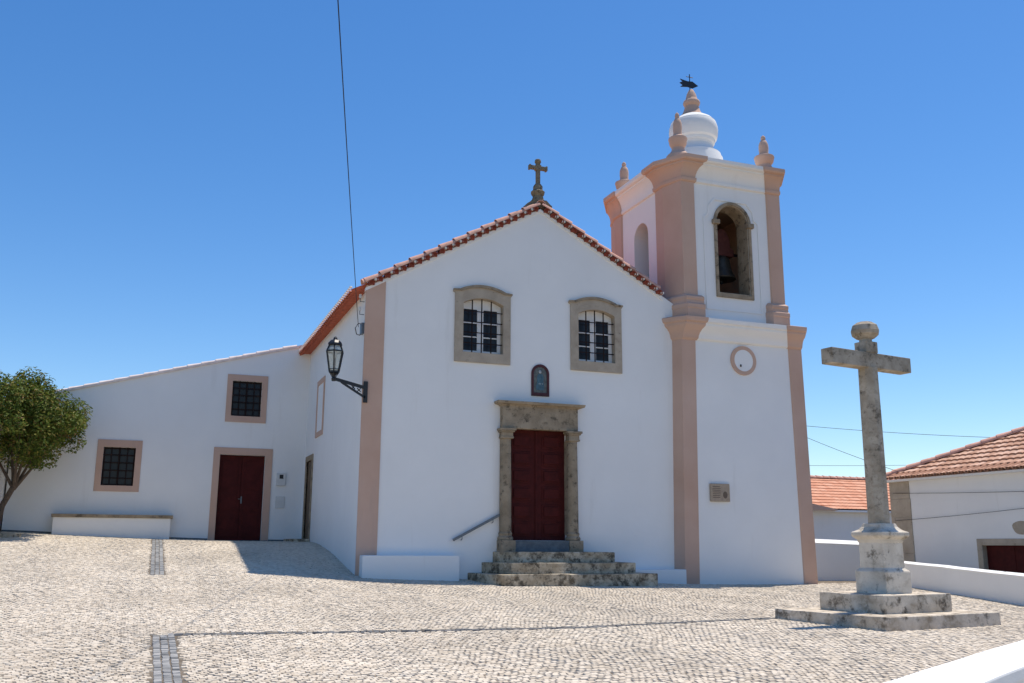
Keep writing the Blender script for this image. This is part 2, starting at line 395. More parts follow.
# ------------------------------------------------------------------ roof tiles
def tile_sheet(O, u, v, nu, nv, pu=.22, pv=.38, amp=.045, step=.03, inside=None, flat=False, su=8):
    """barrel tiles: O eave corner, u along the eave, v up the slope"""
    O, u, v = Vector(O), Vector(u).normalized(), Vector(v).normalized(); n = u.cross(v)
    if n.z < 0: n = -n
    O_, u_, v_, n_ = (np.array(q) for q in (O, u, v, n))
    ku = nu*su+1; a = np.arange(ku)/su; prof = np.abs(np.sin(PI*a))**.7*amp if not flat else (np.maximum(0, np.sin(2*PI*a))**.6)*amp
    vs, fs, rnd = [], [], []
    for j in range(nv):
        for t, lift in ((0.0, step), (1.0, 0.0)):
            vs.append(O_+np.outer(a*pu, u_)+(j+t)*pv*v_+np.outer(prof+lift, n_))
        b = j*2*ku
        for i in range(ku-1):
            fs.append((b+i, b+i+1, b+ku+i+1, b+ku+i)); rnd.append(hash((i//su, j, 13)) % 1000/1000)
        if j:
            for i in range(ku-1): fs.append((b-ku+i, b-ku+i+1, b+i+1, b+i)); rnd.append(.2)
        else:                                       # tile ends at the eave
            vs0 = len(vs)
    vs = np.concatenate(vs); fs = np.array(fs); rnd = np.array(rnd)
    q0, q1, q3 = vs[fs[:, 0]], vs[fs[:, 1]], vs[fs[:, 3]]
    if (np.cross(q1-q0, q3-q0)@n_).mean() < 0: fs = fs[:, ::-1]
    if inside is not None:
        c = vs[fs].mean(1); k = np.array([inside(q) for q in c]); fs = fs[k]; rnd = rnd[k]
    return vs, fs, rnd
def tile_obj(name, sheets, mat, parent):
    V_, F_, R_ = [], [], []; n = 0
    for v, f, r in sheets: V_.append(v); F_.append(f+n); R_.append(r); n += len(v)
    o = npmesh(name, np.concatenate(V_)-np.array(WP[parent.name]), np.concatenate(F_), [mat])
    at = o.data.attributes.new('rnd', 'FLOAT', 'FACE'); at.data.foreach_set('value', np.concatenate(R_).astype(np.float32))
    o.parent = parent; WP[o.name] = WP[parent.name]; return o
def half_tile(mb, a, b, r0, r1, upv=(0, 0, 1), n=8, th=.016):
    """hollow half-barrel tile from a to b"""
    a, b = Vector(a), Vector(b); t = (b-a).normalized(); u = t.cross(Vector(upv)).normalized(); v = u.cross(t)
    def ring(p, r): return [p+u*r*math.cos(PI*k/n)+v*r*math.sin(PI*k/n) for k in range(n+1)]+[p+u*(r-th)*math.cos(PI*k/n)+v*(r-th)*math.sin(PI*k/n) for k in range(n, -1, -1)]
    mb.rings([ring(a, r0), ring(b, r1)])

# ------------------------------------------------------------------ church
NW = 8.75                                           # depth where the annex meets the nave
XL, XR = -4.67, 4.25
SL = .572                                           # roof pitch
ridge = lambda x: 9.93-SL*abs(x)
church = thing('church', 'white chapel with low gabled front, pink corner strip and two barred stone windows', 'church', (0, 6, 0))
DOOR = (-.90, .745, 1.06, 3.87)
WINX = (-1.621, 1.621)
win_open = lambda c: arched(c-.525, c+.572, 5.76, 7.06, 7.21)
mb = MB()
mb.plate([(XL, -.4), (XR, -.4), (XR, ridge(XR)), (0, ridge(0)), (XL, ridge(XL))],
         [win_open(c) for c in WINX]+[rect(*DOOR)], 0, .55, XZ(0))
mb.build('facade_wall', WHITE, church)
mb = MB()                                           # side wall with blind window recess and door opening
SW = (5.5, 6.8, 4.12, 5.87); SD = (7.18, 8.25, .96, 3.5)
mb.plate([(.55, -.4), (18, -.4), (18, 7.28), (.55, 7.28)], [rect(*SD)], 0, .5, YZ(XL))
mb.build('side_wall', WHITE, church)
MB().box(XL+.5, XR, 17.5, 18, -.4, 7.2).box(XR-.5, XR, .55, 17.5, -.4, 7.2).build('rear_wall', WHITE, church)
MB().box(-3, 3, 2.2, 2.3, .3, 7.3).build('interior_shade_sheet', DARKIN, church)  # near-black sheet, interior shade of the nave put into its colour
# corner strip
q = MB(); zt = ridge(XL)
q.add([(XL-.015, -.03, -.4), (-4.19, -.03, -.4), (-4.19, .02, -.4), (XL-.015, .02, -.4), (XL-.015, -.03, ridge(XL)-.02), (-4.19, -.03, ridge(-4.19)-.02), (-4.19, .02, ridge(-4.19)-.02), (XL-.015, .02, ridge(XL)-.02)],
      [(3, 2, 1, 0), (4, 5, 6, 7), (0, 1, 5, 4), (1, 2, 6, 5), (2, 3, 7, 6), (3, 0, 4, 7)])
q.build('corner_strip', PINK, church)
# base ledges either side of the steps
MB().box(-4.6, -2.24, -.36, .01, -.3, .69).build('base_ledge', WHITE, church, bevel=.02)
MB().box(2.0, 4.0, -.36, .01, -.3, .34).build('base_ledge', WHITE, church, bevel=.02)
# roof
EX = 5.03; ez = ridge(EX)
roof_slope = math.hypot(EX, EX*SL)
sheets = []
for s in (-1, 1):
    ex = EX if s < 0 else 4.9
    n_v = int(math.hypot(ex, ex*SL)/.38)
    O = (s*ex, .10 if s < 0 else -.05, ridge(ex)+.0); v = Vector((-s, 0, SL)); pv = math.hypot(ex, ex*SL)/n_v
    ins = (lambda c: not (c[0] > 3.45 and c[1] < 4.3)) if s > 0 else None
    sheets.append(tile_sheet(O, (0, 1, 0), v, 82, n_v, .22, pv, inside=ins, su=6))
roof = tile_obj('roof', sheets, TILE_NAVE, church)
cap = MB(); N_ = 18
for s, x_end in ((-1, 4.74), (1, 3.56)):               # verge: cap tiles laid down the slope
    L = x_end; x = .02
    while x < L-.1:
        a = Vector((s*x, -.03, ridge(x)+.055)); x2 = min(x+.47, L+.05); b = Vector((s*x2, -.03, ridge(x2)+.085))
        half_tile(cap, b, a, .125, .095); x += .385
cap.build('verge_cap_tiles', TILE_CAP, roof, smooth=True)
und = MB(); mor = MB()
for s, x_end in ((-1, 4.72), (1, 3.62)):            # verge: tile ends facing the square
    x = .16
    while x < x_end:
        z = ridge(x)
        half_tile(und, (s*x, -.15, z-.035), (s*x, .3, z-.02), .088, .088, upv=(s*SL, 0, 1), th=.02)
        und.box(s*x-.07, s*x+.07, -.10, .2, z-.05, z+.03)
        if random.random() < .75: mor.box(s*(x+.10)-.05, s*(x+.10)+.05, -.13, .1, ridge(x+.1)-.0, ridge(x+.1)+.06)
        x += .2
und.build('verge_under_tiles', TILE_UNDER, roof, smooth=True)
mor.build('verge_mortar', MORTAR_LIT, roof, bevel=.015)['kind'] = 'stuff'
mo2 = MB()
for s, x_end in ((-1, 4.70), (1, 3.70)):              # bed of plaster under the verge
    mo2.add([(s*0, -.035, ridge(0)-.13), (s*x_end, -.035, ridge(x_end)-.13), (s*x_end, .2, ridge(x_end)-.13), (0, .2, ridge(0)-.13),
             (s*0, -.035, ridge(0)-.05), (s*x_end, -.035, ridge(x_end)-.05), (s*x_end, .2, ridge(x_end)-.05), (0, .2, ridge(0)-.05)],
            [(3, 2, 1, 0), (4, 5, 6, 7), (0, 1, 5, 4), (1, 2, 6, 5), (2, 3, 7, 6), (3, 0, 4, 7)])
mo2.build('verge_bed', WHITE, roof)
# left eave: projecting double row of tiles
e = MB(); yy = .14
e.box(-4.90, XL+.02, .10, 18, 7.12, 7.19)
while yy < 18:
    half_tile(e, (-EX-.02, yy, 7.13), (-4.5, yy, 7.13+.27), .095, .095, upv=(0, 0, -1)); yy += .21
e.build('eave_tiles', TILE_EAVE, roof, smooth=True)
e = MB(); yy = .1  # pale beads paint in the sunlit tile ends along the eave edge
while yy < 18:
    e.lathe([(.03, -.02), (.045, .0), (.03, .03)], (-EX-.02, yy, 7.19), 6); yy += .21
eave_lit = e.build('eave_lit_ends', MORTAR_LIT, roof); eave_lit['kind'] = 'stuff'
e = MB(); yy = .0
while yy < 18.2:                                    # ridge tiles
    half_tile(e, (0, yy-.1, 9.98), (0, yy+.42, 9.96), .14, .115); yy += .4
e.build('ridge_tiles', TILE_CAP, roof, smooth=True)
# gable cross
gc = MB()
gc.rings([[(x, y, z) for x, y in ((-h, .0), (h, .0), (h, .34), (-h, .34))] for h, z in ((.36, 9.80), (.36, 10.02), (.30, 10.06), (.20, 10.16))])
gc.lathe([(.19, 10.12), (.165, 10.22), (.14, 10.30), (.185, 10.36), (.20, 10.42), (.135, 10.48), (.135, 10.58), (.08, 10.66)], (0, .15, 0), 10)
gcb = gc.build('gable_pedestal', FINIAL_ST, church, smooth=True, bevel=.0)
gx_ = MB().box(-.055, .055, .09, .20, 10.64, 11.30).box(-.23, .23, .085, .205, 11.08, 11.18).box(-.27, -.22, .075, .215, 11.06, 11.20).box(.22, .27, .075, .215, 11.06, 11.20)
gx_.box(-.08, .08, .07, .22, 11.05, 11.21).lathe([(.06, 11.26), (.10, 11.30), (.085, 11.37), (.02, 11.40)], (0, .145, 0), 8)
gx_.build('gable_cross', FINIAL_ST, gcb, bevel=.02)
# windows
for c in WINX:
    bot, top = 5.50, 7.36
    outer = [(c-.745, bot), (c+.773, bot), (c+.773, top-.06), (c+.80, top-.03), (c+.80, top+.02), (c+.62, top+.035)]
    arc = arched(c-.60, c+.60, 0, top+.045, top+.175, 12)[2:]
    outer += arc+[(c-.62, top+.035), (c-.80, top+.02), (c-.80, top-.03), (c-.745, top-.06)]
    fr = MB().plate(outer, [arched(c-.522, c+.569, 5.763, 7.058, 7.207)], -.05, .30, XZ(0)).build('window', WINST, church, bevel=.012)
    # drip moulding along the head
    head = [(c-.81, top-.01), (c-.81, top+.035), (c-.62, top+.05)]+[(a, b+.02) for a, b in reversed(arc)]+[(c+.62, top+.05), (c+.81, top+.035), (c+.81, top-.01), (c+.62, top-.0)]+[(a, b-.055) for a, b in arc]+[(c-.62, top-.0)]
    MB().plate(head, [], -.085, -.052, XZ(0)).build('drip_moulding', STONE, fr)
    panes = [rect(c+x0, c+x0+.385, z0, z0+.345) for x0 in (-.4625, .0925) for z0 in (5.85, 6.225, 6.60)]
    MB().plate(arched(c-.535, c+.585, 5.75, 7.07, 7.225), panes, .17, .22, XZ(0)).build('sash', SASH, fr, bevel=.004)
    MB().box(c-.48, c+.48, .20, .206, 5.83, 6.97).build('glazing', GLASSD, fr)
    b = MB()
    for x in (-.26, .0, .26): b.tube([(c+x, .04, 5.75), (c+x, .04, 7.2 if x == 0 else 7.16)], .017, 6)
    for z in (6.02, 6.30, 6.58, 6.86): b.tube([(c-.54, .04, z), (c+.585, .04, z)], .015, 6)
    b.build('grille', BARS, fr, smooth=True)
# niche with tile panel
nf = MB().plate(arched(-.25, .25, 4.74, 5.33, 5.585), [arched(-.185, .185, 4.83, 5.33, 5.515)], -.035, .02, XZ(0)).build('niche_frame', REDFRAME, church, bevel=.006)
NIC, nt, b_ = newmat('dark_glazed_tile', .25, .5)
nt.links.new(ramp(nt, noi(nt, 9, 4), [(.35, (.06, .06, .055)), (.6, (.12, .12, .10)), (.8, (.17, .165, .13))]), b_.inputs['Base Color'])
MB().plate(arched(-.19, .19, 4.82, 5.33, 5.52), [], -.012, .0, XZ(-.001)).build('niche_panel', NIC, nf)
FIG = simple('blue_glaze', (.045, .10, .13), .3, .5, .35, 14)
FIGP = simple('pale_glaze', (.33, .35, .35), .3, .5, .2, 14)
fg = MB().plate([(-.11, 4.90), (.10, 4.90), (.115, 5.02), (.085, 5.12), (.095, 5.25), (.05, 5.33), (-.05, 5.33), (-.10, 5.24), (-.085, 5.10), (-.12, 5.0)], [], -.02, -.0135, XZ(0)).build('niche_figure', FIG, nf)
pl = MB().lathe([(.0, 0), (.03, .01), (.038, .045), (.03, .08), (0, .09)], (-.005, -.016, 5.34), 12, sy=.25)
pl.build('figure_face', FIGP, fg)
for x0, x1 in ((-.045, -.02), (.0, .02), (.05, .07)): MB().box(x0, x1, -.024, -.021, 5.05, 5.083).build('figure_pale_mark', FIGP, fg)  # small pale glaze marks in the tile picture
# doorway
ds = MB()                                           # frieze, jambs and lintel in one worked stone frame
DC = -.06                                           # the doorway sits a little left of the gable centre
ds.plate([(DC-1.05, 3.84), (DC+1.05, 3.84), (DC+1.05, 4.45), (DC-1.05, 4.45)], [], -.20, .0, XZ(-.001))
dsur = ds.build('door_surround', STONE, church, bevel=.02)
MB().rings([[(DC+x, y, z) for x, y in ((-h, 0), (-h, -q), (h, -q), (h, 0))] for h, q, z in ((1.06, .21, 4.41), (1.10, .24, 4.445), (1.20, .32, 4.465), (1.22, .34, 4.53))]).build('cornice', STONE, dsur, bevel=.012)
for s in (-1, 1):
    k = DC+s*.92
    col = MB().lathe([(.150, 1.26), (.145, 2.3), (.130, 3.60)], (k, -.10, 0), 20).box(k-.125, k+.125, -.09, .25, 1.2, 3.6)
    colo = col.build('column', STONE, dsur, smooth=True)
    MB().lathe([(.19, 1.06), (.2, 1.10), (.19, 1.14), (.16, 1.16), (.165, 1.2), (.175, 1.22), (.155, 1.26)], (k, -.10, 0), 20).box(k-.19, k+.19, -.34, .0, .72, 1.06).build('column_base', STONE, colo, smooth=True, bevel=.012)
    MB().box(k-.16, k+.16, -.26, 0, 3.58, 3.63).box(k-.145, k+.145, -.245, 0, 3.63, 3.74).box(k-.18, k+.18, -.28, 0, 3.74, 3.78).box(k-.21, k+.21, -.31, 0, 3.78, 3.838).build('capital', STONE, colo, bevel=.01)
DY = -.13                                           # leaves hung a hand's breadth behind the columns
door = MB().box(DC-.83, DC+.83, .30+DY, .36+DY, 1.05, 3.88).build('door', REDDOOR, church)
for s in (-1, 1):
    lf = MB(); x0, x1 = (DC+.012, DC+.82) if s > 0 else (DC-.82, DC-.012)
    lf.box(x0, x1, .262+DY, .30+DY, 1.06, 3.86)
    for i in range(6):
        z0 = 1.16+i*.445; cx0 = x0+.14; cx1 = x1-.14
        lf.box(cx0, cx1, .245+DY, .262+DY, z0, z0+.36).box(cx0+.055, cx1-.055, .215+DY, .245+DY, z0+.055, z0+.305)
    lf.build('door_leaf', REDDOOR, door, bevel=.01)
MB().box(DC-.03, DC+.03, .235+DY, .262+DY, 1.07, 3.85).build('meeting_stile', REDDOOR, door, bevel=.006)
# side wall: blind window and side door
sw = MB().plate(rect(*SW), [rect(SW[0]+.14, SW[1]-.14, SW[2]+.15, SW[3]-.15)], -.03, 0, YZ(XL-.001)).build('blind_window', PINK, church, bevel=.006)
MB().box(XL-.008, XL-.002, SW[0]+.14, SW[1]-.14, SW[2]+.15, SW[3]-.15).build('blind_panel', WHITE, sw)
sd = MB().plate([(SD[0]-.16, .9), (SD[1]+.16, .9), (SD[1]+.16, SD[3]+.17), (SD[0]-.16, SD[3]+.17)], [rect(SD[0], SD[1], .905, SD[3])], -.035, .04, YZ(XL)).build('side_door', STONE, church, bevel=.01)
MB().box(XL+.03, XL+.09, SD[0], SD[1], .9, SD[3]).build('door_panel', BROWNDOOR, sd)

# ------------------------------------------------------------------ bell tower
tower = thing('bell_tower', 'tall white bell tower with canted pink corners and an onion shaped lantern on top', 'bell tower', (6.0, 1.8, 0))
def octa(xl, xr, yf, yb, dx=.38, dy=.58, d=0, kx=.62):
    xl, xr, yf, yb = xl-d, xr+d, yf-d, yb+d; dx += kx*d; dy += .7*d
    return [(xl+dx, yf), (xr-dx, yf), (xr, yf+dy), (xr, yb-dy), (xr-dx, yb), (xl+dx, yb), (xl, yb-dy), (xl, yf+dy)]
low = lambda t, d=0: octa(3.76+.15*t, 8.40-.09*t, -.30+.02*t, 4.1, .21, .55, d=d, kx=1.0)     # lower stage leans in a little
ZL = 6.62
MB().rings([[(x, y, -.4) for x, y in low(0)], [(x, y, ZL) for x, y in low(1)]]).build('lower_stage', WHITE, tower, bevel=.01)
def corner_pts(o8, k, w_, inner):
    """strip round canted corner k (0 front left, 1 front right, 2 back right, 3 back left)"""
    A, B_ = {0: (7, 0), 1: (1, 2), 2: (3, 4), 3: (5, 6)}[k]
    a, b = Vector(o8[A]), Vector(o8[B_]); pa, pb = Vector(o8[A-1]), Vector(o8[(B_+1) % 8])
    pts = [a+(pa-a).normalized()*w_, a, b, b+(pb-b).normalized()*w_]
    c = Vector((sum(q_[0] for q_ in o8)/8, sum(q_[1] for q_ in o8)/8))
    ins = [q_+(c-q_).normalized()*inner for q_ in reversed(pts)]
    return pts+ins
def corner_loft(levels, k, w_, inner=.25):
    """levels: (octagon, z) or (octagon, z, extra width)"""
    return MB().rings([[(q_.x, q_.y, l[1]) for q_ in corner_pts(l[0], k, w_+(l[2] if len(l) > 2 else 0), inner)] for l in levels])
for k in range(4):
    corner_loft([(low(0, .03), -.4), (low(1, .03), ZL)], k, .43).build('corner_strip', PINK, tower, bevel=.006)
prof = [(.03, 6.56), (.075, 6.60), (.085, 6.66), (.11, 6.74), (.17, 6.84), (.24, 6.91), (.26, 6.95), (.26, 7.0), (.31, 7.03), (.33, 7.10), (.33, 7.15), (.10, 7.22)]
MB().rings([[(x, y, z) for x, y in low(1, d)] for d, z in prof]).build('middle_cornice', WHITE, tower, smooth=True, angle=25)
for k in range(4):
    corner_loft([(low(1, d+.014), z+(.004 if i else -.01), d*.75) for i, (d, z) in enumerate(prof)], k, .44).build('corner_cornice', PINK, tower, smooth=True, angle=25)
# upper stage
up_ = lambda d=0: octa(4.04, 7.85, -.30, 4.15, .21, .68, d=d, kx=1.0)
ZU0, ZU1 = 7.2, 11.3
BO = arched(5.42, 6.49, 8.02, 10.15, 10.70)
PT = .10
fx = up_()
wl_ = MB().plate([(fx[0][0]+.02, ZU0), (fx[1][0]-.02, ZU0), (fx[1][0]-.02, ZU1), (fx[0][0]+.02, ZU1)], [BO], .05, .55, XZ(-.30))
wl_.plate([(fx[0][0]+.02, ZU0), (fx[1][0]-.02, ZU0), (fx[1][0]-.02, ZU1), (fx[0][0]+.02, ZU1)], [], -.55, -.05, XZ(4.15))
LO = arched(1.38, 2.27, 8.3, 10.12, 10.58)
wl_.plate([(.36, ZU0), (3.49, ZU0), (3.49, ZU1), (.36, ZU1)], [LO], .05, .55, YZ(4.04))
wl_.plate([(.36, ZU0), (3.49, ZU0), (3.49, ZU1), (.36, ZU1)], [], -.55, -.05, YZ(7.85))
wl_.build('belfry_wall', WHITE, tower)
MB().box(4.3, 7.5, .2, 3.6, 7.6, 7.95).build('belfry_floor', TAN, tower)
MB().box(4.3, 7.5, .2, 3.6, 10.95, 11.2).build('belfry_ceiling', TAN, tower)
# rendered inner lining of the belfry, seen through the arch
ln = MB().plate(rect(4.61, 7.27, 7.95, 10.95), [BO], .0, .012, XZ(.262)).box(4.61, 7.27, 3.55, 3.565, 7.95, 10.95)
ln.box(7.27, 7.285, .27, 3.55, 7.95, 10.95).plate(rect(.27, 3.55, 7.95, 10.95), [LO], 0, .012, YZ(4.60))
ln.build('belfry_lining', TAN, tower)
for k in range(4):
    corner_loft([(up_(0), ZU0), (up_(0), ZU1)], k, .44, .5).build('corner_pilaster', PINK, tower, bevel=.008)
    corner_loft([(up_(.17), ZU0-.05), (up_(.17), 7.42), (up_(.19), 7.45), (up_(.19), 7.55), (up_(.13), 7.60), (up_(.12), 7.68), (up_(.14), 7.71), (up_(.14), 7.78), (up_(.012), 7.86)], k, .56, .3).build('pilaster_base', PINK, tower, bevel=.006)
prof = [(.0, 11.24), (.045, 11.26), (.05, 11.34), (.02, 11.36), (.03, 11.44), (.065, 11.55), (.13, 11.66), (.20, 11.72), (.22, 11.73), (.22, 11.78), (.30, 11.80), (.33, 11.84), (.33, 11.94), (.10, 11.99)]
MB().rings([[(x, y, z) for x, y in up_(d-.03)] for d, z in prof]).build('top_cornice', WHITE, tower, smooth=True, angle=25)
for k in range(4):
    corner_loft([(up_(d+.012), z+(.005 if i else -.01), d*.8) for i, (d, z) in enumerate(prof)], k, .46, .4).build('corner_cornice', PINK, tower, smooth=True, angle=25)
# moulded plaster panel round the bell arch
pn = [(4.98, 7.50), (6.88, 7.50), (6.88, 10.25), (6.74, 10.36), (6.70, 10.62), (6.50, 10.86), (5.36, 10.86), (5.16, 10.62), (5.12, 10.36), (4.98, 10.25)]
cxn = 5.93; shr = lambda s_, t_: [(cxn+(x-cxn)*s_, 9.2+(z-9.2)*t_) for x, z in pn]
MB().plate(pn, [shr(.94, .965)], .025, .05, XZ(-.3)).build('panel_moulding', WHITE, tower, bevel=.008)
fr = MB().plate(arched(5.33, 6.58, 7.89, 10.12, 10.79), [BO], .0, .06, XZ(-.305)).build('bell_arch', STONE, tower, bevel=.012)
MB().plate(arched(5.415, 6.495, 8.015, 10.145, 10.705), [arched(5.445, 6.465, 8.045, 10.14, 10.675)], .06, .58, XZ(-.305)).build('arch_reveal', STONE, fr)
for x_ in (5.27, 6.43): MB().box(x_, x_+.22, -.36, -.24, 10.06, 10.2).build('impost', STONE, fr, bevel=.015)
# oculus
oc = [(6.10+.42*math.cos(2*PI*i/32), 6.08+.42*math.sin(2*PI*i/32)) for i in range(32)]
oi = [(6.10+.31*math.cos(2*PI*i/32), 6.08+.31*math.sin(2*PI*i/32)) for i in range(32)]
oc_ = MB().plate(oc, [oi], -.035, .05, XZ(-.29)).build('oculus', PINK, tower, bevel=.006)
MB().rings([[(6.10+r_*math.cos(2*PI*i/32), y_, 6.08+r_*math.sin(2*PI*i/32)) for i in range(32)] for r_, y_ in ((.315, -.318), (.29, -.305), (.2, -.295), (.06, -.292))], cap=True).build('oculus_plaster', WHITE, oc_, smooth=True)
MB().lathe([(.0, 0), (.022, .0), (.026, .04), (.015, .07), (0, .08)], (5.99, -.325, 5.89), 8).build('oculus_vent', IRON, oc_)
# finials, dome
top_z = 11.97
def finial(px, py, k, kr):
    P = lambda pr: [(r_*kr, z*k) for r_, z in pr]
    f = MB().lathe(P([(.36, 0), (.36, .14), (.33, .17), (.27, .21), (.20, .29), (.185, .36), (.215, .40)]), (px, py, top_z), 20).build('finial', PINK, tower, smooth=True)
    MB().lathe(P([(.215, .40), (.25, .45), (.265, .54), (.28, .58), (.27, .62), (.19, .66)]), (px, py, top_z), 20).build('finial_bowl', PINK, f, smooth=True)
    MB().lathe(P([(.19, .66), (.14, .69), (.125, .75), (.135, .87), (.13, 1.0), (.095, 1.10), (.055, 1.15), (.07, 1.19), (.055, 1.26), (.01, 1.30)]), (px, py, top_z), 20).build('finial_cone', PINK, f, smooth=True)
for px_, py_, k_, kr_ in ((4.46, .12, 1.22, 1.0), (7.50, .15, 1.05, 1.1), (4.50, 3.62, 1.07, 1.1), (7.45, 3.62, 1.05, 1.1)): finial(px_, py_, k_, kr_)
DX = 6.0
dm = MB().lathe([(.96, 11.95), (.93, 12.9), (.88, 12.98), (.87, 13.04), (.80, 13.08), (.70, 13.16), (.64, 13.26), (.62, 13.34), (.64, 13.40), (.69, 13.44), (.70, 13.50), (.70, 13.53), (.765, 13.58), (.80, 13.70), (.815, 13.86), (.80, 14.00), (.76, 14.12), (.745, 14.14), (.745, 14.155), (.64, 14.26), (.50, 14.345), (.38, 14.41), (.31, 14.47), (.26, 14.56)], (DX, 1.75, 0), 40)
for q_ in dm.v: q_.x = DX+.03+(q_.x-DX)*.95; q_.y = 1.75+(q_.y-1.75)*.95
dome = dm.build('lantern_dome', WHITE, tower, smooth=True, angle=30)
MB().lathe([(.40, 14.395), (.335, 14.44), (.275, 14.56), (.235, 14.68), (.215, 14.75), (.25, 14.79), (.275, 14.86), (.255, 14.93), (.195, 14.98), (.18, 15.04), (.145, 15.18), (.07, 15.33), (.03, 15.36)], (DX, 1.75, 0), 20).build('dome_spire', PINK, dome, smooth=True)
va = MB().tube([(5.96, 1.75, 15.25), (5.96, 1.75, 15.88)], .015, 6).tube([(5.84, 1.75, 15.78), (6.08, 1.75, 15.78)], .012, 6)
vane = va.build('weather_vane', IRON, dome)
MB().plate([(6.27, 15.52), (6.06, 15.64), (5.88, 15.62), (5.60, 15.66), (5.69, 15.58), (5.58, 15.52), (5.69, 15.46), (5.60, 15.38), (5.88, 15.42), (6.06, 15.40)], [], -.01, .01, XZ(1.75)).build('vane_flag', IRON, vane)

BX, BY, BZ = 6.16, .72, 8.72
bell = thing('bell', 'dark bronze bell hanging from a red brown yoke in the tower arch', 'bell', (BX, BY, BZ))
MB().lathe([(.42, 0), (.43, .03), (.40, .08), (.345, .2), (.30, .36), (.275, .52), (.25, .64), (.16, .72), (.04, .74)], (BX, BY, BZ), 28).build('bell_body', BRONZE, bell, smooth=True)
yk = MB().plate([(BX-.38, BZ+.72), (BX+.38, BZ+.72), (BX+.38, BZ+.92), (BX+.27, BZ+1.0), (BX+.25, BZ+1.25), (BX+.18, BZ+1.42), (BX+.08, BZ+1.55), (BX-.08, BZ+1.55), (BX-.18, BZ+1.42), (BX-.25, BZ+1.25), (BX-.27, BZ+1.0), (BX-.38, BZ+.92)], [], -.15, .15, XZ(BY)).build('yoke', YOKE, bell, bevel=.02)
MB().bar((5.34, BY, BZ+.82), (6.98, BY, BZ+.82), .07, .07).build('axle', IRON, yk)
MB().tube([(BX, BY, BZ+.6), (BX, BY, BZ-.08)], .02, 6).lathe([(.0, -.06), (.05, -.03), (.05, .03), (0, .06)], (BX, BY, BZ-.08), 10).build('clapper', IRON, bell)

pq = MB().box(4.83, 5.43, -.36, -.30, 2.12, 2.6).build('wall_plaque', PLAQ, None, bevel=.006)
tag(pq, 'small tan inscribed plaque on the tower wall', 'plaque')
q = MB(); random.seed(3)
for i in range(7):
    z = 2.51-i*.048; q.box(4.89, 5.1+random.uniform(.02, .06), -.363, -.359, z, z+.017)
q.lathe([(0, 0), (.055, 0), (.06, .003), (0, .004)], (0, 0, 0), 14)
qq = q.v[-56:]
for i, v_ in enumerate(q.v[-56:]):
    x, y, z = v_; v_.x, v_.y, v_.z = 5.28+x*1.2, -.360-z, 2.30+y*1.6
q.build('inscription', PLAQD, pq)

# ------------------------------------------------------------------ steps, rail, lamp
st = thing('door_steps', 'worn stone steps stacked in a pyramid below the main church door', 'steps', (.2, -.7, 0))
def stepslab(xb, x0, x1, yf, z0, z1, mat=STEPST):
    b = MB(); n = 14
    # front edge a little uneven
    pts = [(xb, .02)]+[(x0+(x1-x0)*i/n, yf+random.uniform(-.012, .012)) for i in range(n+1)]+[(x1, .02)]
    b.rings([[(x, y, z0) for x, y in pts], [(x+random.uniform(-.006, .006), y, z1+random.uniform(-.008, .006)) for x, y in pts]])
    return b.build('step', mat, st, bevel=.018)
stepslab(-1.92, -1.57, 2.50, -1.5, -.25, .275); stepslab(-1.56, -1.19, 2.09, -1.15, .27, .53); stepslab(-1.28, -.90, 1.69, -.8, .525, .785)
o = MB().box(DC-.79, DC+.79, -.30, .32, .78, 1.055).build('threshold', SLATE, st, bevel=.012); o['label'] = 'blue grey stone threshold under the red door'
hr = MB().bar((-2.33, -.09, 1.05), (-1.12, -.09, 1.68), .045, .06)
hro = thing('handrail', 'short sloping grey handrail fixed to the white wall left of the church steps', 'handrail', (-1.7, -.05, 1.3))
hr.build('rail', IRONGREY, hro, bevel=.006)
for x, z in ((-2.1, 1.15), (-1.3, 1.57)): MB().tube([(x, -.09, z), (x, -.09, z-.07), (x, .01, z-.1)], .011, 6).build('bracket', IRONGREY, hro)

lamp = thing('wall_lamp', 'black six sided lantern on an iron bracket at the chapel corner', 'wall lamp', (-4.6, -.05, 4.35))
LY = -.07
MB().box(-4.665, -4.565, LY-.02, -.028, 4.30, 4.82).build('back_plate', IRON, lamp, bevel=.008)
ar = MB().bar((-4.62, LY, 4.66), (-5.40, LY, 4.84), .05, .075).bar((-4.62, LY, 4.42), (-5.22, LY, 4.77), .04, .05).bar((-4.67, LY, 4.46), (-4.67, LY, 4.7), .04, .14)
for xx, zz_ in ((-4.78, 4.60), (-4.92, 4.66)):
    for a in range(2): ar.bar((xx-.06*math.cos(a*PI/2+.8), LY, zz_-.06*math.sin(a*PI/2+.8)), (xx+.06*math.cos(a*PI/2+.8), LY, zz_+.06*math.sin(a*PI/2+.8)), .022, .022, (0, 1, 0))
ar.build('bracket_arm', IRON, lamp)
lc = (-5.40, LY, 0)
hexr = lambda r_, z_, rot=.26: [(lc[0]+r_*math.cos(rot+PI/3*k), lc[1]+r_*math.sin(rot+PI/3*k), z_) for k in range(6)]
b = MB().lathe([(.05, 4.78), (.06, 4.84), (.04, 4.88), (.05, 4.92), (.10, 4.96)], lc, 10)
for k in range(0, 6, 2):
    p0 = Vector(hexr(.05, 4.88)[k]); p1 = Vector(hexr(.115, 4.98)[k]); b.tube([p0, p1], .01, 5)
RB, RM, RT = (.125, 5.0), (.215, 5.50), (.150, 5.66)
for (r0, z0), (r1, z1) in ((RB, RM), (RM, RT)):
    for a, c_ in zip(hexr(r0, z0), hexr(r1, z1)): b.bar(a, c_, .028, .028)
